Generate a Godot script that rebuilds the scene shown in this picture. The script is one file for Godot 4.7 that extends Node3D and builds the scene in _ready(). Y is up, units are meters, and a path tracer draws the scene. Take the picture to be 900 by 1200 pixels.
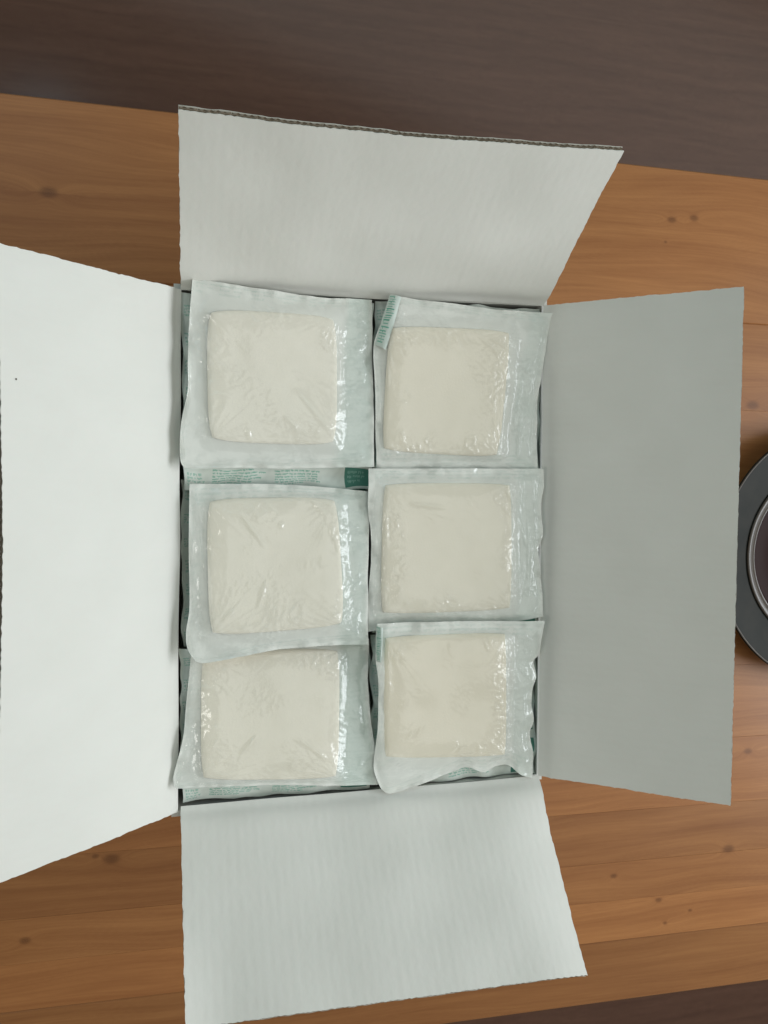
extends Node3D
# An opened white carton of wound dressings on a varnished pine table, seen from above.
# x runs to the right of the photograph, z towards its lower edge, y up; the table top is y = 0.

var rng := RandomNumberGenerator.new()
var card: StandardMaterial3D
var card_out: StandardMaterial3D
var kraft: StandardMaterial3D
var film_mat: StandardMaterial3D
var pad_mat: StandardMaterial3D
var print_mat: StandardMaterial3D
var lip_mat: StandardMaterial3D
var wave := FastNoiseLite.new()
var fine := FastNoiseLite.new()
var crinkle := FastNoiseLite.new()


func _ready():
	rng.seed = 11
	# ---- camera
	var cam := Camera3D.new()
	cam.name = "camera"
	cam.fov = 61.93
	cam.near = 0.02
	cam.far = 60.0
	cam.transform = Transform3D(Basis(Vector3(0.97306655, 0.23050735, -0.00280384), Vector3(0.00759547, -0.04421514, -0.99899316), Vector3(-0.23039924, 0.97206552, -0.04477509)).orthonormalized(), Vector3(-0.1327, 0.761, -0.0532))
	add_child(cam)
	cam.current = true
	# ---- the dim light of the room, exposure
	var we := WorldEnvironment.new()
	we.name = "room_light"
	var env := Environment.new()
	env.background_mode = Environment.BG_COLOR
	env.background_color = Color(0.36, 0.362, 0.338)
	env.background_energy_multiplier = 1.0
	env.tonemap_mode = Environment.TONE_MAPPER_LINEAR
	env.tonemap_exposure = 1.18
	env.sdfgi_enabled = true
	env.ssao_enabled = true
	env.ssil_enabled = true
	we.environment = env
	add_child(we)
	# ---- the window on the right, and the pale ceiling that throws its light back down
	window_light("window_light", Vector3(1.75, 0.97, 0.22), Vector3(0.0, 0.15, 0.0), Vector2(1.1, 0.85), 2.25, Color(0.96, 0.98, 1.0))
	window_light("ceiling_bounce", Vector3(0.7, 2.3, 0.25), Vector3(0.0, 0.15, 0.0), Vector2(1.7, 1.7), 0.9, Color(0.995, 1.0, 0.975))
	window_light("back_window_light", Vector3(1.1, 2.5, -2.9), Vector3(0.3, -0.7, -0.8), Vector2(7.4, 1.4), 1.8, Color(0.84, 0.95, 0.96))
	window_light("side_window_light", Vector3(-1.15, 1.6, 0.30), Vector3(0.0, 0.15, 0.0), Vector2(0.3, 0.4), 0.26, Color(1.0, 0.99, 0.97))
	window_light("rear_lamp_light", Vector3(-0.85, 2.2, -1.25), Vector3(-0.25, 0.0, -0.3), Vector2(0.9, 0.9), 0.30, Color(0.72, 0.92, 1.0))
	noises()
	materials()
	build_table()
	build_floor()
	build_box()
	build_packs()
	build_plate()


func window_light(called, at, towards, size, energy, color):
	var l := AreaLight3D.new()
	l.name = called
	l.area_size = size
	l.area_normalize_energy = true
	l.light_energy = energy
	l.light_color = color
	l.area_range = 8.0
	l.shadow_enabled = true
	add_child(l)
	l.look_at_from_position(at, towards, Vector3.UP if absf((towards - at).normalized().y) < 0.95 else Vector3.FORWARD)


func noises():
	for n in [[wave, 3, 9.0], [fine, 5, 160.0], [crinkle, 8, 190.0]]:
		n[0].seed = n[1]
		n[0].noise_type = FastNoiseLite.TYPE_SIMPLEX_SMOOTH
		n[0].frequency = n[2]
		n[0].fractal_type = FastNoiseLite.FRACTAL_NONE
	crinkle.domain_warp_enabled = true
	crinkle.domain_warp_amplitude = 0.004
	crinkle.domain_warp_frequency = 90.0


# ---------------------------------------------------------------- helpers
func thing(called, label, category, group = ""):
	var o := Node3D.new()
	o.name = called
	add_child(o, true)
	tag(o, label, category, group)
	return o


func tag(o, label, category, group = ""):
	o.set_meta("label", label)
	o.set_meta("category", category)
	if group:
		o.set_meta("group", group)


func part(called, mesh, mat, parent, at = Vector3.ZERO):
	var o := MeshInstance3D.new()
	o.name = called
	o.mesh = mesh
	o.material_override = mat
	o.position = at
	parent.add_child(o, true)
	return o


func grid_arrays(p: PackedVector3Array, uv: PackedVector2Array, n: int, m: int, flip := false) -> Array:
	# n points across, m rows; faces up when across runs to +x and rows to +z
	var nor := PackedVector3Array()
	nor.resize(n * m)
	for j in m:
		for i in n:
			var a := p[j * n + mini(i + 1, n - 1)] - p[j * n + maxi(i - 1, 0)]
			var b := p[mini(j + 1, m - 1) * n + i] - p[maxi(j - 1, 0) * n + i]
			var c := b.cross(a).normalized()
			nor[j * n + i] = -c if flip else c
	var idx := PackedInt32Array()
	for j in m - 1:
		for i in n - 1:
			var a := j * n + i
			if flip:
				idx.append_array([a, a + n + 1, a + 1, a, a + n, a + n + 1])
			else:
				idx.append_array([a, a + 1, a + n + 1, a, a + n + 1, a + n])
	var arr := []
	arr.resize(Mesh.ARRAY_MAX)
	arr[Mesh.ARRAY_VERTEX] = p
	arr[Mesh.ARRAY_NORMAL] = nor
	arr[Mesh.ARRAY_TEX_UV] = uv
	arr[Mesh.ARRAY_INDEX] = idx
	return arr


func mesh_of(list: Array) -> ArrayMesh:
	# several surfaces' arrays joined into one surface
	var v := PackedVector3Array()
	var n := PackedVector3Array()
	var u := PackedVector2Array()
	var x := PackedInt32Array()
	for a in list:
		var at := v.size()
		v.append_array(a[Mesh.ARRAY_VERTEX])
		n.append_array(a[Mesh.ARRAY_NORMAL])
		u.append_array(a[Mesh.ARRAY_TEX_UV])
		for k in a[Mesh.ARRAY_INDEX]:
			x.append(k + at)
	var arr := []
	arr.resize(Mesh.ARRAY_MAX)
	arr[Mesh.ARRAY_VERTEX] = v
	arr[Mesh.ARRAY_NORMAL] = n
	arr[Mesh.ARRAY_TEX_UV] = u
	arr[Mesh.ARRAY_INDEX] = x
	var me := ArrayMesh.new()
	me.add_surface_from_arrays(Mesh.PRIMITIVE_TRIANGLES, arr)
	return me


func quad(st: SurfaceTool, a: Vector3, b: Vector3, c: Vector3, d: Vector3, ua := Vector2.ZERO, ub := Vector2.ZERO, uc := Vector2.ZERO, ud := Vector2.ZERO):
	# a b c d clockwise as seen from the front
	for k in [[a, ua], [b, ub], [c, uc], [a, ua], [c, uc], [d, ud]]:
		st.set_uv(k[1])
		st.add_vertex(k[0])


func hexa(st: SurfaceTool, lo: Array, hi: Array):
	# lo, hi: four corners each, clockwise as seen from above
	quad(st, hi[0], hi[1], hi[2], hi[3])
	quad(st, lo[3], lo[2], lo[1], lo[0])
	for k in 4:
		var n := (k + 1) % 4
		quad(st, hi[n], hi[k], lo[k], lo[n])


func begin() -> SurfaceTool:
	var st := SurfaceTool.new()
	st.begin(Mesh.PRIMITIVE_TRIANGLES)
	st.set_smooth_group(-1)
	return st


func done(st: SurfaceTool) -> ArrayMesh:
	st.generate_normals()
	return st.commit()


func lathe(profile: Array, seg := 96) -> ArrayMesh:
	# profile: Vector2(radius, height) from the bottom centre round to the top centre
	var n := profile.size()
	var p := PackedVector3Array()
	var uv := PackedVector2Array()
	for j in seg + 1:
		var a := TAU * j / seg
		for i in n:
			p.append(Vector3(profile[i].x * cos(a), profile[i].y, profile[i].x * sin(a)))
			uv.append(Vector2(float(i) / (n - 1), float(j) / seg))
	return mesh_of([grid_arrays(p, uv, n, seg + 1, true)])


func bytes_image(w: int, h: int, data: PackedByteArray) -> ImageTexture:
	var im := Image.create_from_data(w, h, false, Image.FORMAT_RGB8, data)
	im.generate_mipmaps()
	return ImageTexture.create_from_image(im)


func noise_tex(size: int, freq: float, sd: int, octaves: int, lo: Color, hi: Color, normal := false, strength := 4.0) -> NoiseTexture2D:
	var n := FastNoiseLite.new()
	n.seed = sd
	n.noise_type = FastNoiseLite.TYPE_SIMPLEX_SMOOTH
	n.frequency = freq
	n.fractal_octaves = octaves
	var t := NoiseTexture2D.new()
	t.width = size
	t.height = size
	t.seamless = true
	t.noise = n
	if normal:
		t.as_normal_map = true
		t.bump_strength = strength
	else:
		var g := Gradient.new()
		g.set_color(0, lo)
		g.set_color(1, hi)
		t.color_ramp = g
	return t


# ---------------------------------------------------------------- materials
func materials():
	card = StandardMaterial3D.new()
	card.resource_name = "white_card"
	card.albedo_color = Color(1, 1, 1)
	card.albedo_texture = noise_tex(512, 0.012, 21, 5, Color(0.897, 0.895, 0.867), Color(0.917, 0.915, 0.889))
	card.uv1_triplanar = true
	card.uv1_scale = Vector3(4, 4, 4)
	card.roughness = 0.62
	card.metallic_specular = 0.4
	card.normal_enabled = true
	card.normal_texture = noise_tex(512, 0.05, 22, 3, Color.BLACK, Color.WHITE, true, 1.2)
	card.normal_scale = 0.25
	card_out = StandardMaterial3D.new()
	card_out.resource_name = "white_card_outside"
	card_out.albedo_color = Color(0.84, 0.83, 0.79)
	card_out.roughness = 0.7
	kraft = StandardMaterial3D.new()
	kraft.resource_name = "grey_brown_fluting_paper"
	kraft.albedo_color = Color(0.60, 0.55, 0.48)
	kraft.roughness = 0.9
	film_mat = StandardMaterial3D.new()
	film_mat.resource_name = "clear_film"
	film_mat.transparency = BaseMaterial3D.TRANSPARENCY_ALPHA
	film_mat.albedo_color = Color(0.98, 0.975, 0.96, 0.22)
	film_mat.roughness = 0.12
	film_mat.metallic_specular = 0.5
	film_mat.cull_mode = BaseMaterial3D.CULL_DISABLED
	pad_mat = StandardMaterial3D.new()
	pad_mat.resource_name = "cream_foam"
	pad_mat.albedo_texture = noise_tex(256, 0.02, 31, 4, Color(0.95, 0.93, 0.865), Color(0.965, 0.945, 0.885))
	pad_mat.uv1_triplanar = true
	pad_mat.uv1_scale = Vector3(14, 14, 14)
	pad_mat.roughness = 0.85
	pad_mat.normal_enabled = true
	pad_mat.normal_texture = noise_tex(256, 0.12, 32, 2, Color.BLACK, Color.WHITE, true, 2.0)
	pad_mat.normal_scale = 0.1
	print_mat = StandardMaterial3D.new()
	print_mat.resource_name = "printed_paper"
	print_mat.albedo_texture = printed_sheet()
	print_mat.roughness = 0.6
	lip_mat = StandardMaterial3D.new()
	lip_mat.resource_name = "printed_lip_paper"
	lip_mat.albedo_texture = printed_strip()
	lip_mat.roughness = 0.55
	lip_mat.cull_mode = BaseMaterial3D.CULL_DISABLED


func ink(px: PackedByteArray, w: int, h: int, x: int, y: int, rw: int, rh: int, c: Color, k := 1.0):
	for j in range(maxi(y, 0), mini(y + rh, h)):
		for i in range(maxi(x, 0), mini(x + rw, w)):
			var o := (j * w + i) * 3
			px[o] = int(lerpf(px[o], c.r8, k))
			px[o + 1] = int(lerpf(px[o + 1], c.g8, k))
			px[o + 2] = int(lerpf(px[o + 2], c.b8, k))


func tiny_lines(px: PackedByteArray, w: int, h: int, x: int, y: int, rw: int, rows: int, pitch: int, c: Color, k: float):
	# rows of print far too small to read: runs of uneven strokes
	for r in rows:
		var at := x
		var stop: int = x + int(rw * (rng.randf_range(0.75, 1.0) if r < rows - 1 else rng.randf_range(0.4, 0.7)))
		while at < stop:
			var n := rng.randi_range(2, 9)
			for s in n:
				ink(px, w, h, at, y + r * pitch + rng.randi_range(0, 1), 2, rng.randi_range(3, maxi(3, pitch - 4)), c, k * rng.randf_range(0.6, 1.0))
				at += 3
			at += 4


func printed_sheet() -> ImageTexture:
	var w := 640
	var px := PackedByteArray()
	px.resize(w * w * 3)
	for j in w:
		for i in w:
			var n := wave.get_noise_2d(i * 0.004, j * 0.004) * 5.0
			var o := (j * w + i) * 3
			px[o] = int(224 + n)
			px[o + 1] = int(232 + n)
			px[o + 2] = int(224 + n)
	var teal := Color(0.16, 0.58, 0.46)
	for b in 7:
		var y := 22 + b * 92
		tiny_lines(px, w, w, 90, y, 170, 6, 9, teal, 0.8)
		tiny_lines(px, w, w, 300, y, 180, 6, 9, teal, 0.8)
		ink(px, w, w, 545, y - 4, 85, 62, Color(0.13, 0.42, 0.35), 0.8)
		tiny_lines(px, w, w, 555, y + 8, 62, 3, 14, Color(0.7, 0.82, 0.77), 0.7)
		tiny_lines(px, w, w, 10, y + 10, 60, 4, 12, teal, 0.5)
	return bytes_image(w, w, px)


func printed_strip() -> ImageTexture:
	# a turned-over lip of the backing paper with a column of teal strokes
	var w := 256
	var h := 512
	var px := PackedByteArray()
	px.resize(w * h * 3)
	for k in w * h:
		px[k * 3] = 206
		px[k * 3 + 1] = 218
		px[k * 3 + 2] = 210
	var teal := Color(0.20, 0.60, 0.49)
	var y := 16
	while y < h - 20:
		var t := rng.randi_range(6, 13)
		ink(px, w, h, rng.randi_range(10, 40), y, rng.randi_range(90, 150), t, teal, rng.randf_range(0.45, 0.8))
		if rng.randf() < 0.6:
			ink(px, w, h, rng.randi_range(20, 110), y + t, rng.randi_range(8, 16), rng.randi_range(10, 20), teal, 0.7)
		y += t + rng.randi_range(12, 26)
	return bytes_image(w, h, px)


func backing_sheet(teal_band: float, sd: int) -> StandardMaterial3D:
	# white medical paper; the print on its far side shows faintly through it, strongest along one margin
	rng.seed = sd
	var w := 384
	var px := PackedByteArray()
	px.resize(w * w * 3)
	for j in w:
		for i in w:
			var n := wave.get_noise_2d(i * 0.003 + sd, j * 0.003) * 4.0 + fine.get_noise_2d(i * 0.004, j * 0.004 + sd) * 2.0
			var o := (j * w + i) * 3
			px[o] = int(232 + n)
			px[o + 1] = int(235 + n)
			px[o + 2] = int(228 + n)
	var ghost := Color(0.55, 0.71, 0.65)
	for i in range(int(w * 0.76), w):
		var f := smoothstep(0.80, 0.86, float(i) / w) * smoothstep(1.0, 0.955, float(i) / w)
		ink(px, w, w, i, 0, 1, w, ghost, 0.36 * f * teal_band)
	for k in 9:
		tiny_lines(px, w, w, int(w * 0.83), 20 + k * 40, int(w * 0.14), 3, 9, ghost.darkened(0.1), 0.16 * teal_band)
		tiny_lines(px, w, w, 22 + k * 36, 8, 28, 3, 8, ghost, 0.25)
		tiny_lines(px, w, w, 22 + k * 36, w - 34, 28, 3, 8, ghost, 0.2)
		tiny_lines(px, w, w, 10, 20 + k * 40, 34, 3, 9, ghost, 0.12)
	var m := StandardMaterial3D.new()
	m.resource_name = "backing_paper"
	m.albedo_texture = bytes_image(w, w, px)
	m.roughness = 0.6
	return m


# ---------------------------------------------------------------- table
const TABLE_TURN := 0.016
const SEAMS := [-0.3575, -0.2120, -0.1250, -0.0400, 0.0550, 0.1350, 0.2100, 0.2780, 0.3300, 0.3690, 0.4100, 0.4730]
const TABLE_X0 := -0.62
const TABLE_X1 := 0.78


func wood_image(w: int, h: int, x0: float, x1: float, z0: float, z1: float, seams: Array, tones: Array, pale: Color, dark: Color, knots: Array, sd: int) -> ImageTexture:
	var grain := FastNoiseLite.new()
	grain.seed = sd
	grain.noise_type = FastNoiseLite.TYPE_SIMPLEX_SMOOTH
	grain.frequency = 1.0
	grain.fractal_octaves = 3
	var warp := FastNoiseLite.new()
	warp.seed = sd + 1
	warp.noise_type = FastNoiseLite.TYPE_SIMPLEX_SMOOTH
	warp.frequency = 1.0
	warp.fractal_octaves = 2
	var px := PackedByteArray()
	px.resize(w * h * 3)
	for j in h:
		var z := lerpf(z0, z1, (j + 0.5) / h)
		var s := 0
		while s < seams.size() - 2 and z > seams[s + 1]:
			s += 1
		var off := 17.3 * s
		var tone: float = tones[s % tones.size()]
		for i in w:
			var x := lerpf(x0, x1, (i + 0.5) / w)
			var zz := z
			var knot := 0.0
			for k in knots:
				var dx: float = (x - k[0]) / 1.6
				var dz: float = z - k[1]
				var q := dx * dx + dz * dz
				if q < 0.004:
					var g: float = exp(-q / (k[2] * k[2] * 5.0))
					zz += (0.012 if dz >= 0 else -0.012) * g * (k[2] / 0.006)
					knot = maxf(knot, exp(-q * q / pow(k[2], 4.0)) * (0.85 + 0.15 * sin(sqrt(q) * 5200.0)))
			zz += warp.get_noise_2d(x * 3.0 + off, z * 9.0) * 0.012
			var bands := 0.5 + 0.5 * sin(zz * 330.0 + 3.0 * warp.get_noise_2d(x * 1.5 - off, zz * 14.0) + off)
			var g1 := grain.get_noise_2d(x * 7.0 + off, zz * 330.0)
			var g2 := grain.get_noise_2d(x * 2.0 - off, zz * 40.0)
			var g3 := grain.get_noise_2d(x * 22.0 - off, zz * 1050.0)
			var t := clampf(0.11 * g3 + 0.38 + 0.12 * pow(bands, 2.0) + 0.21 * g1 + 0.30 * g2, 0.0, 1.0)
			var c := pale.lerp(dark, t) * tone
			c = c.lerp(Color(0.20, 0.10, 0.055), knot * 0.36)
			var o := (j * w + i) * 3
			px[o] = clampi(int(c.r * 255.0), 0, 255)
			px[o + 1] = clampi(int(c.g * 255.0), 0, 255)
			px[o + 2] = clampi(int(c.b * 255.0), 0, 255)
	return bytes_image(w, h, px)


func board_mesh(x0: float, x1: float, za: float, zb: float, top: float, thick: float, ch: float, uvb: Rect2) -> ArrayMesh:
	# a long board with chamfered top edges; uv from its own place on the wood
	var st := begin()
	var f := func(x: float, z: float): return Vector2((x - uvb.position.x) / uvb.size.x, (z - uvb.position.y) / uvb.size.y)
	var ring := [[za, top - thick], [za, top - ch], [za + ch, top], [zb - ch, top], [zb, top - ch], [zb, top - thick]]
	for k in ring.size():
		var p = ring[k]
		var q = ring[(k + 1) % ring.size()]
		quad(st, Vector3(x0, q[1], q[0]), Vector3(x0, p[1], p[0]), Vector3(x1, p[1], p[0]), Vector3(x1, q[1], q[0]), f.call(x0, q[0]), f.call(x0, p[0]), f.call(x1, p[0]), f.call(x1, q[0]))
	for e in [[x0, false], [x1, true]]:
		for k in range(1, ring.size() - 1):
			var tri := [ring[0], ring[k], ring[k + 1]]
			if e[1]:
				tri.reverse()
			for t in tri:
				st.set_uv(f.call(e[0], t[0]))
				st.add_vertex(Vector3(e[0], t[1], t[0]))
	return done(st)


func build_table():
	var knots := []
	for k in [[-0.1899, 0.2814, 0.0058], [-0.2033, 0.2778, 0.0026], [0.4205, 0.3336, 0.0055], [0.2905, 0.3484, 0.0032], [0.3416, 0.3787, 0.0032], [0.3498, 0.4037, 0.002], [0.378, 0.3937, 0.002], [0.332, -0.3029, 0.004], [0.3563, -0.3062, 0.004], [0.4302, -0.1236, 0.006], [-0.2425, -0.2846, 0.006], [0.326, -0.281, 0.0016], [0.4392, 0.2327, 0.004], [-0.26, 0.345, 0.004]]:
		knots.append([k[0], k[1] - TABLE_TURN * k[0], k[2] * 0.75])
	var m := StandardMaterial3D.new()
	m.resource_name = "varnished_pine"
	m.albedo_texture = wood_image(1800, 1080, TABLE_X0, TABLE_X1, -0.3575, 0.473, SEAMS, [1.0, 0.97, 1.0, 0.95, 1.03, 0.98, 1.0, 0.93, 0.97, 1.02, 0.90], Color(0.72, 0.50, 0.305), Color(0.555, 0.35, 0.20), knots, 40)
	m.roughness = 0.42
	m.metallic_specular = 0.42
	m.roughness_texture = noise_tex(512, 0.01, 41, 4, Color(0.8, 0.8, 0.8), Color(1, 1, 1))
	m.uv1_scale = Vector3(1, 1, 1)
	var t = thing("table", "varnished orange pine table of glued boards under the white carton", "table")
	t.rotation.y = -TABLE_TURN
	var uvb := Rect2(TABLE_X0, -0.3575, TABLE_X1 - TABLE_X0, 0.473 + 0.3575)
	for k in SEAMS.size() - 1:
		part("plank", board_mesh(TABLE_X0, TABLE_X1, SEAMS[k] + 0.00004, SEAMS[k + 1] - 0.00004, 0.0 - 0.0001 * (k % 2), 0.032, 0.00013 if k > 0 and k < SEAMS.size() - 2 else 0.0012, uvb), m, t)
	for s in [[-0.55, -0.30], [0.71, -0.30], [-0.55, 0.415], [0.71, 0.415]]:
		var st := begin()
		var lo := []
		var hi := []
		for c in [[-1, -1], [1, -1], [1, 1], [-1, 1]]:
			lo.append(Vector3(s[0] + c[0] * 0.022, -0.738, s[1] + c[1] * 0.022))
			hi.append(Vector3(s[0] + c[0] * 0.032, -0.0325, s[1] + c[1] * 0.032))
		hexa(st, lo, hi)
		part("leg", done(st), m, t)


func build_floor():
	# the dark boards far below, past the table's edge
	var m := StandardMaterial3D.new()
	m.resource_name = "dark_floor_wood"
	m.clearcoat_enabled = true
	m.clearcoat = 1.0
	m.clearcoat_roughness = 0.16
	var seams := []
	for k in 9:
		seams.append(-2.16 + 0.54 * k)
	m.albedo_texture = wood_image(1024, 1024, -2.4, 2.4, -2.16, 2.16, seams, [1.0, 0.93, 1.04, 0.97, 0.9], Color(0.42, 0.295, 0.235), Color(0.325, 0.215, 0.165), [], 60)
	m.roughness = 0.6
	m.metallic_specular = 0.3
	var f := Node3D.new()
	f.name = "floor"
	f.set_meta("kind", "structure")
	f.set_meta("label", "dark reddish brown wooden floor beyond the table's back edge")
	add_child(f)
	f.rotation.y = -TABLE_TURN
	for k in 8:
		part("floorboard", board_mesh(-2.4, 2.4, seams[k] + 0.0006, seams[k + 1] - 0.0006, -0.74 - 0.0006 * (k % 3), 0.02, 0.0015, Rect2(-2.4, -2.16, 4.8, 4.32)), m, f)


# ---------------------------------------------------------------- box
const BOARD := 0.0042


func flap_point(k: Dictionary, s: float, t: float, up: float) -> Vector3:
	var a: Vector3 = k.a
	var p := a.lerp(k.b, s).lerp((k.c as Vector3).lerp(k.d, s), t)
	var n: Vector3 = k.n
	var bow: float = k.bow * 4.0 * s * (1.0 - s) * t * t
	bow += k.curl1 * pow(maxf(0.0, (s - 0.84) / 0.16), 2.0) * smoothstep(0.0, 0.35, t)
	bow += k.curl0 * pow(maxf(0.0, (0.12 - s) / 0.12), 2.0) * smoothstep(0.3, 1.0, t)
	bow += 0.0011 * wave.get_noise_2d(s * 0.35 + k.seed, t * 0.2)
	# the crushed crease along the fold
	bow -= 0.0010 * exp(-pow((t - 0.03) / 0.03, 2.0)) - 0.0004 * exp(-pow((t - 0.12) / 0.05, 2.0))
	# the boards' flutes show through the liner
	bow += k.rib * sin(s * k.wide / 0.0062 * TAU) * (0.45 + 0.55 * wave.get_noise_2d(s * 3.0 + k.seed, t * 0.8))
	var ragged := 0.0003 * wave.get_noise_2d(t * 1.2 + k.seed, s) + 0.00035 * wave.get_noise_2d(t * 23.0, s + k.seed)
	p += (k.along as Vector3) * ragged * (1.0 if s > 0.5 else -1.0) * smoothstep(0.06, 0.0, minf(s, 1.0 - s))
	p += (k.out as Vector3) * 0.0004 * wave.get_noise_2d(s * 9.0, k.seed) * smoothstep(0.95, 1.0, t)
	return p + n * (bow + up)


func sheet(k: Dictionary, n: int, m: int, top: float, thick: float, inset := 0.0) -> Array:
	# a closed thin sheet that follows the flap, its upper side at height top over the flap's middle face
	var over := PackedVector3Array()
	var under := PackedVector3Array()
	var uv := PackedVector2Array()
	for j in m:
		for i in n:
			var s := lerpf(inset, 1.0 - inset, float(i) / (n - 1))
			var t := lerpf(0.0, 1.0 - inset * 2.0, float(j) / (m - 1))
			over.append(flap_point(k, s, t, top))
			under.append(flap_point(k, s, t, top - thick))
			uv.append(Vector2(s, t))
	var turned: bool = k.turned
	var list := [grid_arrays(over, uv, n, m, turned), grid_arrays(under, uv, n, m, not turned)]
	var rim := PackedInt32Array()
	for i in n:
		rim.append(i)
	for j in range(1, m):
		rim.append(j * n + n - 1)
	for i in range(n - 2, -1, -1):
		rim.append((m - 1) * n + i)
	for j in range(m - 2, -1, -1):
		rim.append(j * n)
	var p := PackedVector3Array()
	var u := PackedVector2Array()
	for r in rim:
		p.append(over[r])
		u.append(Vector2.ZERO)
	for r in rim:
		p.append(under[r])
		u.append(Vector2.ZERO)
	list.append(grid_arrays(p, u, rim.size(), 2, not turned))
	return list


func fluting(k: Dictionary, mid: float, amp: float, pitch: float, rows: int, inset: float) -> Array:
	var waves := int(k.wide / pitch)
	var n := waves * 6 + 1
	var p := PackedVector3Array()
	var uv := PackedVector2Array()
	for j in rows:
		for i in n:
			var s := lerpf(inset, 1.0 - inset, float(i) / (n - 1))
			var t := lerpf(0.02, 1.0 - inset * 0.4, float(j) / (rows - 1))
			p.append(flap_point(k, s, t, mid + amp * sin(TAU * i / 6.0)))
			uv.append(Vector2(s, t))
	return grid_arrays(p, uv, n, rows, k.turned)


func make_flap(box, label, a, b, c, d, bow, curl0, curl1, sd):
	# a, b: ends of the fold; c, d: outer corners beyond a and b
	var k := {"a": a, "b": b, "c": c, "d": d, "bow": bow, "curl0": curl0, "curl1": curl1, "seed": sd * 7.7, "rib": 0.000035 if sd == 3 else 0.00006}
	k.along = (b - a).normalized()
	k.out = (c - a).normalized()
	var n: Vector3 = k.out.cross(k.along).normalized()
	k.turned = n.y < 0.0
	k.n = -n if k.turned else n
	k.wide = a.distance_to(b)
	var cols := int(k.wide / 0.00155)
	var list := sheet(k, cols, 56, 0.0, 0.0005)
	var o = part("flap", mesh_of(list), card, box)
	if label:
		o.set_meta("label", label)
	part("outer_liner", mesh_of(sheet(k, 60, 24, -BOARD + 0.0005, 0.0005)), card_out, o)
	part("middle_liner", mesh_of(sheet(k, 60, 24, -BOARD * 0.5 + 0.0002, 0.0003, 0.001)), kraft, o)
	var fl := [fluting(k, -BOARD * 0.27, BOARD * 0.17, 0.0036, 24, 0.0012), fluting(k, -BOARD * 0.73, BOARD * 0.17, 0.0036, 24, 0.0012)]
	part("fluting", mesh_of(fl), kraft, o)
	if sd == 1:
		# a small dark speck near the outer edge
		var st := begin()
		var ring := []
		for e in 8:
			ring.append(flap_point(k, 0.205 + 0.0016 * cos(TAU * e / 8.0), 0.925 + 0.0040 * sin(TAU * e / 8.0) * (1.0 + 0.2 * (e % 3)), 0.0002))
		for e in range(1, 7):
			for v in [ring[0], ring[e + 1], ring[e]]:
				st.add_vertex(v)
		var ink_mat := StandardMaterial3D.new()
		ink_mat.resource_name = "dark_speck"
		ink_mat.albedo_color = Color(0.35, 0.33, 0.30)
		ink_mat.cull_mode = BaseMaterial3D.CULL_DISABLED
		part("speck", done(st), ink_mat, o)


func build_box():
	var box = thing("cardboard_box", "open white corrugated carton with four raised flaps, full of dressings", "box")
	var r0 := Vector3(-0.1328, 0.16, -0.1783)
	var r1 := Vector3(0.1329, 0.16, -0.1802)
	var r2 := Vector3(0.1330, 0.16, 0.1790)
	var r3 := Vector3(-0.1373, 0.16, 0.1832)
	make_flap(box, "bright left flap facing the window, slightly bowed", r0 + Vector3(0.0008, 0, 0.0006), r3 + Vector3(0.0008, 0, -0.0006), Vector3(-0.2312, 0.2489, -0.1797), Vector3(-0.2380, 0.2510, 0.1809), 0.0075, 0.0, -0.001, 1)
	make_flap(box, "grey shaded right flap with its back to the window", r1 + Vector3(-0.0008, 0, 0.0006), r2 + Vector3(-0.0008, 0, -0.0006), Vector3(0.2416, 0.2450, -0.1819), Vector3(0.2404, 0.2440, 0.1788), 0.0025, -0.002, 0.0, 2)
	make_flap(box, "steep back flap with its corrugated edge showing", r0 + Vector3(0.0004, 0, 0.0008), r1 + Vector3(-0.0004, 0, 0.0008), Vector3(-0.1329, 0.2758, -0.2499), Vector3(0.1329, 0.2761, -0.2519), 0.0045, 0.0, 0.0, 3)
	make_flap(box, "front flap with curled side edges", r3 + Vector3(0.0022, 0, -0.0050), r2 + Vector3(-0.0004, 0, -0.0008), Vector3(-0.1331, 0.2452, 0.2829), Vector3(0.1326, 0.2484, 0.2826), 0.001, 0.0045, -0.0055, 4)
	# walls down to the table, each a slab BOARD thick just outside the rim
	var rim := [r0, r1, r2, r3]
	var dirs := [Vector3(0, 0, -1), Vector3(1, 0, 0), Vector3(0, 0, 1), Vector3(-1, 0, 0)]
	for e in 4:
		var a: Vector3 = rim[e]
		var b: Vector3 = rim[(e + 1) % 4]
		var along := (b - a).normalized()
		if e % 2 == 1:
			a -= along * 0.0
		else:
			a -= along * BOARD
			b += along * BOARD
		var off: Vector3 = dirs[e] * BOARD
		var down := Vector3(0, -0.1552, 0)
		var st := begin()
		var hi := [a + off, b + off, b, a]
		var lo := []
		for k in 4:
			hi[k].y -= 0.0050
			lo.append(Vector3(hi[k].x, 0.0006, hi[k].z))
		hexa(st, lo, hi)
		part("wall", done(st), card, box)
	var st := begin()
	var lo := []
	var hi := []
	for v in rim:
		var q: Vector3 = v * 0.996
		lo.append(Vector3(q.x, 0.0008, q.z))
		hi.append(Vector3(q.x, 0.0050, q.z))
	hexa(st, lo, hi)
	part("bottom_panel", done(st), card, box)


# ---------------------------------------------------------------- dressings
func along_line(flat: Array, t: float) -> Vector2:
	var n := flat.size() / 2
	var f := clampf(t, 0.0, 1.0) * (n - 1)
	var i := mini(int(f), n - 2)
	var p := []
	for k in [i - 1, i, i + 1, i + 2]:
		var q := clampi(k, 0, n - 1)
		p.append(Vector2(flat[q * 2], flat[q * 2 + 1]))
	return (p[1] as Vector2).cubic_interpolate(p[2], p[0], p[3], f - i)


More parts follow.
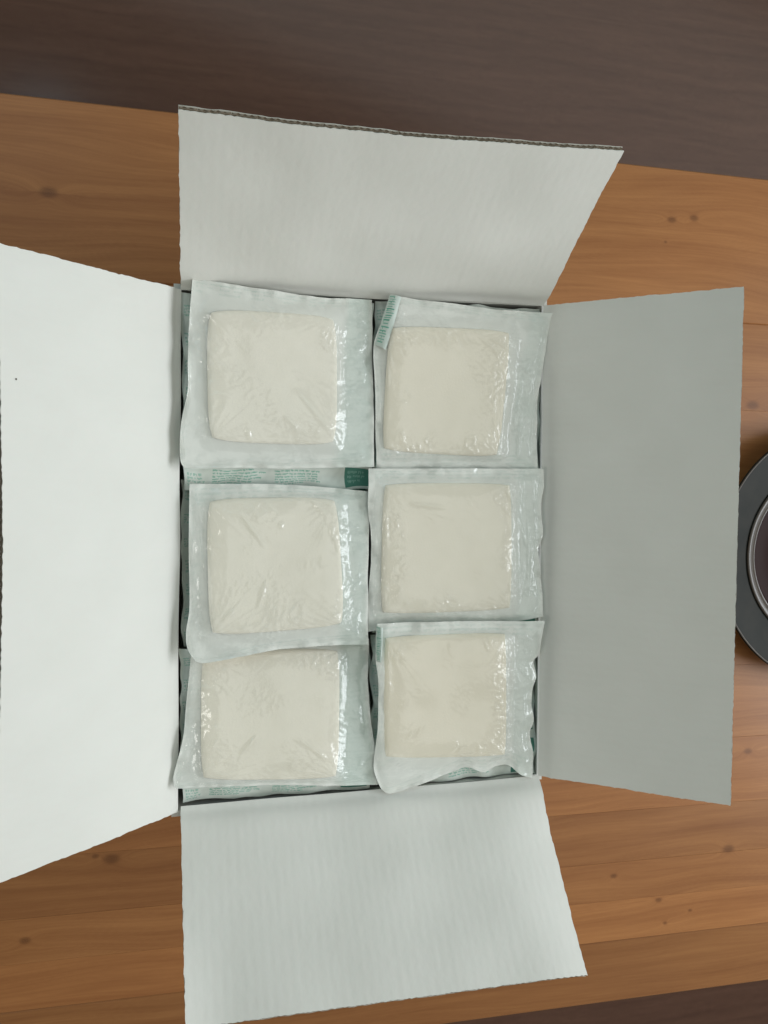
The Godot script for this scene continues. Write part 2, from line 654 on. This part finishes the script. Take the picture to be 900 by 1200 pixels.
func to_quad(q: PackedVector2Array, p: Vector2, round_by: float) -> float:
	# signed distance to a rounded four-sided outline (negative inside)
	var worst := -1.0
	var outside := Vector2.ZERO
	var best := 1e9
	for k in 4:
		var a := q[k]
		var b := q[(k + 1) % 4]
		var e := (b - a).normalized()
		var nrm := Vector2(e.y, -e.x)
		worst = maxf(worst, nrm.dot(p - a) + round_by)
		var t := clampf((p - a).dot(e), round_by, a.distance_to(b) - round_by)
		best = minf(best, p.distance_to(a + e * t - nrm * round_by))
	return (worst if worst <= 0.0 else best) - round_by


func near_line(p: Vector2, a: Vector2, b: Vector2) -> Vector2:
	# (distance to the segment, place along it)
	var d := b - a
	var t := clampf((p - a).dot(d) / d.length_squared(), 0.0, 1.0)
	return Vector2(p.distance_to(a + d * t), t)


func make_pack(called, label, group, d: Dictionary, sd: int, teal: float, thick := 0.0026):
	var o = thing(called, label, "wound dressing", group)
	var n := 150
	var hs: Array = d.heights
	var pq := PackedVector2Array()
	for k in 4:
		pq.append(Vector2(d.pad[k * 2], d.pad[k * 2 + 1]))
	var cs: Array = d.creases
	var paper := PackedVector3Array()
	var film := PackedVector3Array()
	var uv := PackedVector2Array()
	var c00 := along_line(d.top, 0)
	var c10 := along_line(d.top, 1)
	var c01 := along_line(d.bottom, 0)
	var c11 := along_line(d.bottom, 1)
	var so := sd * 3.1
	var tops := []
	var bots := []
	var lefts := []
	var rights := []
	for i in n:
		var t := float(i) / (n - 1)
		tops.append(along_line(d.top, t))
		bots.append(along_line(d.bottom, t))
		lefts.append(along_line(d.left, t))
		rights.append(along_line(d.right, t))
	for j in n:
		var v := float(j) / (n - 1)
		for i in n:
			var u := float(i) / (n - 1)
			var p: Vector2 = (tops[i] as Vector2).lerp(bots[i], v) + (lefts[j] as Vector2).lerp(rights[j], u) - c00.lerp(c10, u).lerp(c01.lerp(c11, u), v)
			var base: float = lerpf(lerpf(hs[0], hs[1], u), lerpf(hs[3], hs[2], u), v)
			var ed := minf(minf(u, 1.0 - u), minf(v, 1.0 - v)) * 0.118
			var dist := to_quad(pq, p, 0.006 + 0.004 * wave.get_noise_2d(p.x * 2.0 + so, p.y * 2.0))
			# the paper ripples between pad and rim and lifts or droops at the rim
			var loose := smoothstep(0.0, 0.012, dist)
			base += loose * 0.0009 * wave.get_noise_2d(p.x * 3.0 + so, p.y * 3.0)
			base += smoothstep(0.016, 0.0, ed) * (0.0016 * wave.get_noise_2d(p.x * 3.2 - so, p.y * 3.2) + 0.0005 * wave.get_noise_2d(p.x * 11.0, p.y * 11.0 - so))
			paper.append(Vector3(p.x, base, p.y))
			# the film: sealed along the rim, slack over the margin, drawn tight over the pad
			var seal := smoothstep(0.0045, 0.0105, ed)
			var prof := smoothstep(0.0085, -0.0020, dist)
			var dome := 0.0037 * smoothstep(0.005, -0.014, dist) * (0.78 + 0.4 * wave.get_noise_2d(p.x * 1.6 + so, p.y * 1.6 - so))
			var belt := smoothstep(-0.022, -0.009, dist) * smoothstep(0.007, 0.0, dist)
			var h := (0.0011 + thick * prof + dome) * seal
			var r1 := 1.0 - absf(crinkle.get_noise_2d(p.x * 0.55 + so, p.y * 0.55))
			var r2 := 1.0 - absf(crinkle.get_noise_2d(p.x * 1.1 - so, p.y * 1.1 + so))
			var patch := smoothstep(0.0, 0.55, wave.get_noise_2d(p.x * 3.2 + so * 2.0, p.y * 3.2))
			var near_rim := exp(-pow(dist / 0.0065, 2.0))
			var inner := smoothstep(0.0, -0.02, dist)
			var wr := (0.0006 * near_rim * (0.15 + patch) + 0.00022 * (1.0 - inner) + 0.0009 * patch * (1.0 - near_rim) * (1.0 - 0.62 * inner)) * pow(r1, 5.0)
			wr += (0.00022 * near_rim * patch + 0.00004 + 0.00015 * patch) * pow(r2, 4.0)
			wr += 0.0011 * near_rim * smoothstep(0.1, 0.6, wave.get_noise_2d(p.x * 2.6 - so, p.y * 2.6 + so))
			wr += 0.0002 * wave.get_noise_2d(p.x * 4.0 + so, p.y * 4.0 - so) * inner
			wr += 0.00042 * belt * (0.06 + patch) * pow(r1, 3.0) + 0.00007 * belt * (0.2 + patch) * pow(r2, 3.0)
			# tension creases that fan out from the pad's corners
			for q in 4:
				var away := p - pq[q]
				var far := away.length()
				if far < 0.045:
					var fan := 1.0 - absf(crinkle.get_noise_2d(cos(away.angle()) * 0.016 + q * 0.3 + so, sin(away.angle()) * 0.016 + so))
					wr += 0.0010 * pow(fan, 5.0) * smoothstep(0.001, 0.009, far) * exp(-pow(far / 0.024, 2.0)) * smoothstep(0.006, -0.002, dist)
			for q in cs.size() / 4:
				var l := near_line(p, Vector2(cs[q * 4], cs[q * 4 + 1]), Vector2(cs[q * 4 + 2], cs[q * 4 + 3]))
				if l.x < 0.006:
					wr += 0.0013 * exp(-pow(l.x / 0.0013, 2.0)) * sin(PI * clampf(0.08 + 0.84 * l.y, 0, 1))
			h += wr * seal
			film.append(Vector3(p.x, base + 0.00035 + maxf(h, 0.00005), p.y))
			uv.append(Vector2(u, v))
	part("backing_paper", mesh_of([grid_arrays(paper, uv, n, n)]), backing_sheet(teal, sd), o)
	# the foam pad: a rounded slab lying on the paper; some are a little yellower
	var foam: StandardMaterial3D = pad_mat.duplicate()
	foam.albedo_color = Color(1, 1, 1).lerp(Color(1.0, 0.985, 0.955), d.get("yellow", 0.0))
	var m := 44
	var over := PackedVector3Array()
	var puv := PackedVector2Array()
	for j in m:
		for i in m:
			# crowd the rows towards the edges
			var a := -1.0 + 2.0 * i / (m - 1)
			var b := -1.0 + 2.0 * j / (m - 1)
			a = sin(a * PI / 2)
			b = sin(b * PI / 2)
			# square to rounded square
			var rr: float = d.get("round", 0.09)
			var sa := a * (1.0 - rr * 0.5 * b * b * b * b * absf(a * a * a))
			var sb := b * (1.0 - rr * 0.5 * a * a * a * a * absf(b * b * b))
			var s := sa * 0.5 + 0.5
			var t := sb * 0.5 + 0.5
			var p := pq[0].lerp(pq[1], s).lerp(pq[3].lerp(pq[2], s), t)
			var mid := (pq[0] + pq[1] + pq[2] + pq[3]) * 0.25
			var e := 1.0 - maxf(absf(a), absf(b))
			var rise := sqrt(1.0 - pow(1.0 - minf(1.0, e / 0.085), 2.0))
			var w := clampf((p.x - c00.x) / (c10.x - c00.x), 0, 1)
			var vv := clampf((p.y - c00.y) / (c01.y - c00.y), 0, 1)
			var base: float = lerpf(lerpf(hs[0], hs[1], w), lerpf(hs[3], hs[2], w), vv)
			over.append(Vector3(p.x, base + 0.0002 + (thick - 0.0006) * rise + 0.0002 * rise * wave.get_noise_2d(p.x * 4.0 + so, p.y * 4.0 - so), p.y))
			puv.append(Vector2(s, t))
	part("foam_pad", mesh_of([grid_arrays(over, puv, m, m)]), foam, o)
	part("clear_film", mesh_of([grid_arrays(film, uv, n, n)]), film_mat, o)
	return o


func printed_lip(o, pts: Array):
	# a turned-over strip of the backing paper: pairs of (outer edge, inner edge) points
	var p := PackedVector3Array()
	var uv := PackedVector2Array()
	var rows := 24
	var cols := 9
	for j in rows:
		var f := float(j) / (rows - 1) * (pts.size() - 1)
		var i := mini(int(f), pts.size() - 2)
		var a: Vector3 = (pts[i][0] as Vector3).lerp(pts[i + 1][0], f - i)
		var b: Vector3 = (pts[i][1] as Vector3).lerp(pts[i + 1][1], f - i)
		for c in cols:
			var w := float(c) / (cols - 1)
			p.append(a.lerp(b, w) + Vector3(0, 0.0022 * sin(PI * w) + 0.0004 * wave.get_noise_2d(a.z * 9.0, w), 0))
			uv.append(Vector2(w, float(j) / (rows - 1)))
	part("printed_lip", mesh_of([grid_arrays(p, uv, cols, rows)]), lip_mat, o)


func turned_pack(label, x0: float, x1: float, z0: float, z1: float, y: float, sd: int):
	# a dressing of the layer below, lying face down: its printed paper is up
	var o = thing("face_down_dressing", label, "wound dressing", "dressings of the second layer, paper side up")
	var n := 48
	var p := PackedVector3Array()
	var q := PackedVector3Array()
	var uv := PackedVector2Array()
	for j in n:
		for i in n:
			var u := float(i) / (n - 1)
			var v := float(j) / (n - 1)
			var ed := minf(minf(u, 1.0 - u), minf(v, 1.0 - v))
			var x := lerpf(x0, x1, u) + 0.0014 * wave.get_noise_2d(v * 0.6, sd + u)
			var z := lerpf(z0, z1, v) + 0.0014 * wave.get_noise_2d(u * 0.6, sd + 5.0 + v)
			var h := y + 0.0018 * smoothstep(0.1, 0.2, ed) + 0.0030 * wave.get_noise_2d(x * 4.0 + sd, z * 4.0) * smoothstep(0.2, 0.0, ed)
			p.append(Vector3(x, h, z))
			q.append(Vector3(x, h - 0.0008 - 0.0045 * smoothstep(0.09, 0.16, ed), z))
			uv.append(Vector2(u, v))
	part("printed_paper", mesh_of([grid_arrays(p, uv, n, n)]), print_mat, o)
	part("film_side", mesh_of([grid_arrays(q, uv, n, n, true)]), pad_mat, o)


func build_packs():
	var packs := {
		"TL": {"round": 0.13, "yellow": 0.0, "heights": [0.172, 0.162, 0.164, 0.169], "top": [-0.1244, -0.1853, -0.1205, -0.1836, -0.0853, -0.1796, -0.0470, -0.1767, -0.0324, -0.1760, -0.0163, -0.1765, 0.0001, -0.1770], "right": [0.0001, -0.1770, 0.0001, -0.1535, 0.0007, -0.1172, 0.0013, -0.0868, 0.0012, -0.0581], "bottom": [-0.1309, -0.0569, -0.1202, -0.0564, -0.0943, -0.0571, -0.0650, -0.0566, -0.0317, -0.0574, 0.0012, -0.0581], "left": [-0.1244, -0.1853, -0.1268, -0.1582, -0.1281, -0.1299, -0.1283, -0.1090, -0.1329, -0.0861, -0.1336, -0.0632, -0.1309, -0.0569], "pad": [-0.1156, -0.1638, -0.0257, -0.1639, -0.0256, -0.0729, -0.1151, -0.0748], "creases": [-0.0537, -0.1078, -0.0286, -0.0788, -0.0671, -0.1655, -0.0683, -0.1573, -0.1168, -0.1501, -0.1159, -0.1246, -0.1103, -0.1064, -0.0990, -0.1050, -0.0626, -0.0912, -0.0538, -0.0826, -0.0888, -0.0850, -0.0877, -0.0763, -0.0238, -0.1422, -0.0238, -0.1186]},
		"TR": {"round": 0.09, "yellow": 0.7, "heights": [0.169, 0.163, 0.162, 0.162], "top": [0.0122, -0.1792, 0.0389, -0.1772, 0.0649, -0.1757, 0.0963, -0.1737, 0.1189, -0.1737, 0.1379, -0.1735], "right": [0.1379, -0.1735, 0.1347, -0.1557, 0.1323, -0.1391, 0.1291, -0.1207, 0.1273, -0.1041, 0.1270, -0.0792, 0.1273, -0.0575], "bottom": [0.0036, -0.0569, 0.0412, -0.0571, 0.0806, -0.0573, 0.1273, -0.0575], "left": [0.0122, -0.1792, 0.0070, -0.1637, 0.0005, -0.1433, 0.0015, -0.1170, 0.0025, -0.0868, 0.0036, -0.0569], "pad": [0.0110, -0.1583, 0.1050, -0.1592, 0.0966, -0.0654, 0.0069, -0.0696], "creases": [0.0579, -0.1517, 0.0631, -0.1446, 0.0740, -0.1554, 0.1019, -0.1330, 0.0086, -0.1348, 0.0105, -0.1168, 0.1123, -0.1008, 0.1113, -0.0643, 0.0839, -0.1527, 0.1038, -0.1430, 0.0200, -0.0837, 0.0213, -0.0746, 0.1140, -0.1258, 0.1077, -0.0881]},
		"ML": {"round": 0.11, "yellow": 0.2, "heights": [0.163, 0.162, 0.17, 0.172], "top": [-0.1275, -0.0459, -0.1029, -0.0459, -0.0771, -0.0459, -0.0404, -0.0441, -0.0008, -0.0404], "right": [-0.0008, -0.0404, -0.0026, -0.0074, -0.0037, 0.0291, -0.0042, 0.0685], "bottom": [-0.1273, 0.0709, -0.1194, 0.0761, -0.0941, 0.0726, -0.0718, 0.0696, -0.0460, 0.0684, -0.0235, 0.0682, -0.0042, 0.0685], "left": [-0.1275, -0.0459, -0.1284, -0.0034, -0.1282, 0.0368, -0.1306, 0.0545, -0.1301, 0.0648, -0.1273, 0.0709], "pad": [-0.1164, -0.0362, -0.0250, -0.0365, -0.0207, 0.0547, -0.1153, 0.0581], "creases": [-0.0948, -0.0268, -0.0775, -0.0031, -0.0479, -0.0383, -0.0329, -0.0221, -0.0817, 0.0381, -0.0764, 0.0205, -0.1216, -0.0212, -0.1180, 0.0311, -0.1005, -0.0268, -0.0890, -0.0233, -0.0657, -0.0195, -0.0663, -0.0148, -0.0323, -0.0174, -0.0244, 0.0038, -0.1038, 0.0444, -0.0986, 0.0411, -0.1178, -0.0038, -0.1142, 0.0546]},
		"MR": {"round": 0.07, "yellow": 0.6, "heights": [0.168, 0.168, 0.164, 0.163], "top": [-0.0034, -0.0569, 0.0267, -0.0570, 0.0653, -0.0572, 0.0984, -0.0573, 0.1302, -0.0574], "right": [0.1302, -0.0574, 0.1312, -0.0453, 0.1288, -0.0313, 0.1299, -0.0191, 0.1309, -0.0069, 0.1278, 0.0040, 0.1295, 0.0202, 0.1313, 0.0333, 0.1317, 0.0489, 0.1326, 0.0542], "bottom": [-0.0027, 0.0607, 0.0285, 0.0575, 0.0677, 0.0583, 0.1011, 0.0583, 0.1326, 0.0542], "left": [-0.0034, -0.0569, -0.0038, -0.0320, -0.0016, -0.0136, -0.0007, 0.0079, -0.0024, 0.0296, -0.0027, 0.0607], "pad": [0.0072, -0.0466, 0.1048, -0.0466, 0.1071, 0.0483, 0.0062, 0.0485], "creases": [0.1104, -0.0220, 0.1167, 0.0002, 0.1130, 0.0320, 0.1155, 0.0097, 0.0874, -0.0535, 0.1121, -0.0523, 0.0085, -0.0260, 0.0092, -0.0016, 0.0156, 0.0366, 0.0200, 0.0293, 0.1178, -0.0251, 0.1199, 0.0385, 0.0074, 0.0289, 0.0012, 0.0441, 0.0988, -0.0410, 0.1015, -0.0341, 0.0261, -0.0320, 0.0516, -0.0287, 0.0232, 0.0387, 0.0251, 0.0418, 0.1073, 0.0001, 0.1090, 0.0382]},
		"BL": {"round": 0.09, "yellow": 0.35, "heights": [0.157, 0.158, 0.165, 0.168], "top": [-0.1266, 0.0658, -0.0884, 0.0674, -0.0460, 0.0661, -0.0010, 0.0666], "right": [-0.0010, 0.0666, -0.0012, 0.0814, -0.0021, 0.0987, -0.0003, 0.1236, 0.0026, 0.1461, 0.0024, 0.1608, 0.0053, 0.1733], "bottom": [-0.1382, 0.1627, -0.1245, 0.1635, -0.0954, 0.1649, -0.0655, 0.1670, -0.0288, 0.1709, 0.0053, 0.1733], "left": [-0.1266, 0.0658, -0.1284, 0.0832, -0.1309, 0.1066, -0.1328, 0.1268, -0.1369, 0.1439, -0.1399, 0.1561, -0.1382, 0.1627], "pad": [-0.1204, 0.0700, -0.0222, 0.0726, -0.0247, 0.1657, -0.1216, 0.1585], "creases": [-0.1150, 0.1249, -0.1092, 0.1211, -0.1186, 0.1396, -0.1098, 0.1318, -0.0535, 0.1340, -0.0315, 0.1509, -0.1229, 0.0941, -0.1096, 0.0960, -0.0935, 0.1402, -0.0834, 0.1301, -0.1117, 0.1539, -0.1024, 0.1552, -0.0072, 0.1528, -0.0090, 0.1589]},
		"BR": {"round": 0.06, "yellow": 1.0, "heights": [0.172, 0.172, 0.163, 0.165], "top": [0.0022, 0.0537, 0.0325, 0.0536, 0.0648, 0.0542, 0.0979, 0.0554, 0.1298, 0.0560], "right": [0.1298, 0.0560, 0.1283, 0.0709, 0.1275, 0.0826, 0.1238, 0.0878, 0.1264, 0.0985, 0.1234, 0.1096, 0.1232, 0.1209, 0.1258, 0.1324, 0.1229, 0.1436, 0.1262, 0.1606, 0.1261, 0.1787], "bottom": [0.0073, 0.1766, 0.0157, 0.1805, 0.0397, 0.1744, 0.0648, 0.1675, 0.0736, 0.1656, 0.0865, 0.1706, 0.0954, 0.1675, 0.1064, 0.1671, 0.1156, 0.1745, 0.1261, 0.1787], "left": [0.0022, 0.0537, 0.0012, 0.0778, 0.0034, 0.0967, 0.0037, 0.1186, 0.0027, 0.1407, 0.0010, 0.1590, 0.0038, 0.1696, 0.0073, 0.1766], "pad": [0.0070, 0.0629, 0.1003, 0.0636, 0.1039, 0.1592, 0.0085, 0.1532], "creases": [0.0243, 0.1369, 0.0287, 0.1310, 0.0300, 0.1367, 0.0358, 0.1283, 0.0917, 0.1480, 0.0977, 0.1401, 0.0133, 0.0780, 0.0158, 0.0762, 0.0197, 0.1142, 0.0235, 0.1082, 0.1044, 0.0759, 0.1065, 0.1465, 0.1043, 0.0619, 0.1164, 0.0611, 0.0101, 0.0716, 0.0078, 0.1333]},
	}
	var g := "dressings of the top layer, pad side up"
	make_pack("dressing_pack", "top left dressing, its lifted corner resting on the back flap", g, packs.TL, 1, 0.6)
	var tr = make_pack("dressing_pack", "top right dressing with a slanting printed corner turned over", g, packs.TR, 2, 0.25)
	make_pack("dressing_pack", "middle left dressing, below a gap that shows teal print", g, packs.ML, 3, 0.55)
	make_pack("dressing_pack", "middle right dressing with a frilled, shiny right margin", g, packs.MR, 4, 0.25)
	make_pack("dressing_pack", "bottom left dressing, its top edge tucked under the one above", g, packs.BL, 5, 0.8)
	var br = make_pack("dressing_pack", "bottom right dressing with wavy right and lower edges", g, packs.BR, 6, 0.25)
	printed_lip(tr, [[Vector3(0.0113, 0.1700, -0.1796), Vector3(0.0188, 0.1725, -0.1777)], [Vector3(0.0064, 0.1675, -0.1637), Vector3(0.0146, 0.1720, -0.1615)], [Vector3(0.0014, 0.1650, -0.1447), Vector3(0.0083, 0.1700, -0.1406)]])
	printed_lip(br, [[Vector3(0.0013, 0.1730, 0.0547), Vector3(0.0054, 0.1770, 0.0560)], [Vector3(0.0010, 0.1720, 0.0684), Vector3(0.0047, 0.1775, 0.0687)], [Vector3(0.0017, 0.1715, 0.0808), Vector3(0.0042, 0.1770, 0.0803)]])
	turned_pack("face down dressing showing in the gap between upper left packs", -0.1315, 0.0020, -0.1755, -0.0420, 0.1555, 1)
	turned_pack("face down dressing peeping out between the two top packs", 0.0035, 0.1322, -0.1780, -0.0520, 0.1535, 2)
	turned_pack("face down dressing showing as a strip left of the middle pack", -0.1330, 0.0010, -0.0480, 0.0690, 0.1455, 3)
	turned_pack("face down dressing under the middle right pack", 0.0030, 0.1322, -0.0500, 0.0640, 0.1525, 4)
	turned_pack("face down dressing under the bottom left pack", -0.1345, 0.0010, 0.0700, 0.1795, 0.1515, 5)
	turned_pack("face down dressing showing in the slit beside the bottom right pack", 0.0025, 0.1322, 0.0660, 0.1785, 0.1520, 6)


# ---------------------------------------------------------------- plate
func build_plate():
	var o = thing("plate", "dark grey round plate with a pale ring, cut off by the right edge", "plate")
	o.position = Vector3(0.5054, 0.0, 0.028)
	var grey := StandardMaterial3D.new()
	grey.resource_name = "grey_glaze"
	grey.albedo_texture = noise_tex(256, 0.02, 71, 4, Color(0.13, 0.14, 0.13), Color(0.20, 0.195, 0.175))
	grey.uv1_triplanar = true
	grey.uv1_scale = Vector3(6, 6, 6)
	grey.roughness = 0.45
	grey.metallic_specular = 0.2
	var pale := StandardMaterial3D.new()
	pale.resource_name = "pale_glaze"
	pale.albedo_color = Color(0.27, 0.235, 0.195)
	pale.roughness = 0.3
	var red := StandardMaterial3D.new()
	red.resource_name = "deep_red_glaze"
	red.albedo_color = Color(0.16, 0.075, 0.06)
	red.roughness = 0.4
	red.metallic_specular = 0.15
	part("dish", lathe([Vector2(0, 0.003), Vector2(0.062, 0.003), Vector2(0.064, 0.0004), Vector2(0.068, 0.0004), Vector2(0.072, 0.004), Vector2(0.088, 0.010), Vector2(0.1278, 0.0270), Vector2(0.1290, 0.0282), Vector2(0.1288, 0.0296), Vector2(0.1272, 0.0300), Vector2(0.1262, 0.0292), Vector2(0.0900, 0.0190), Vector2(0.0850, 0.0150), Vector2(0.0700, 0.0080), Vector2(0.0, 0.0070)]), grey, o)
	part("rim_line", lathe([Vector2(0.1284, 0.0298), Vector2(0.1288, 0.0304), Vector2(0.1276, 0.0308), Vector2(0.1268, 0.0303), Vector2(0.1270, 0.0298)], 128), pale, o)
	part("inner_ring", lathe([Vector2(0.0800, 0.0128), Vector2(0.0905, 0.0192), Vector2(0.0905, 0.0206), Vector2(0.0880, 0.0212), Vector2(0.0865, 0.0196), Vector2(0.0845, 0.0200), Vector2(0.0825, 0.0176), Vector2(0.0800, 0.0170)], 128), pale, o)
	part("centre", lathe([Vector2(0.079, 0.0150), Vector2(0.076, 0.0125), Vector2(0.060, 0.0105), Vector2(0.0, 0.0100)], 96), red, o)
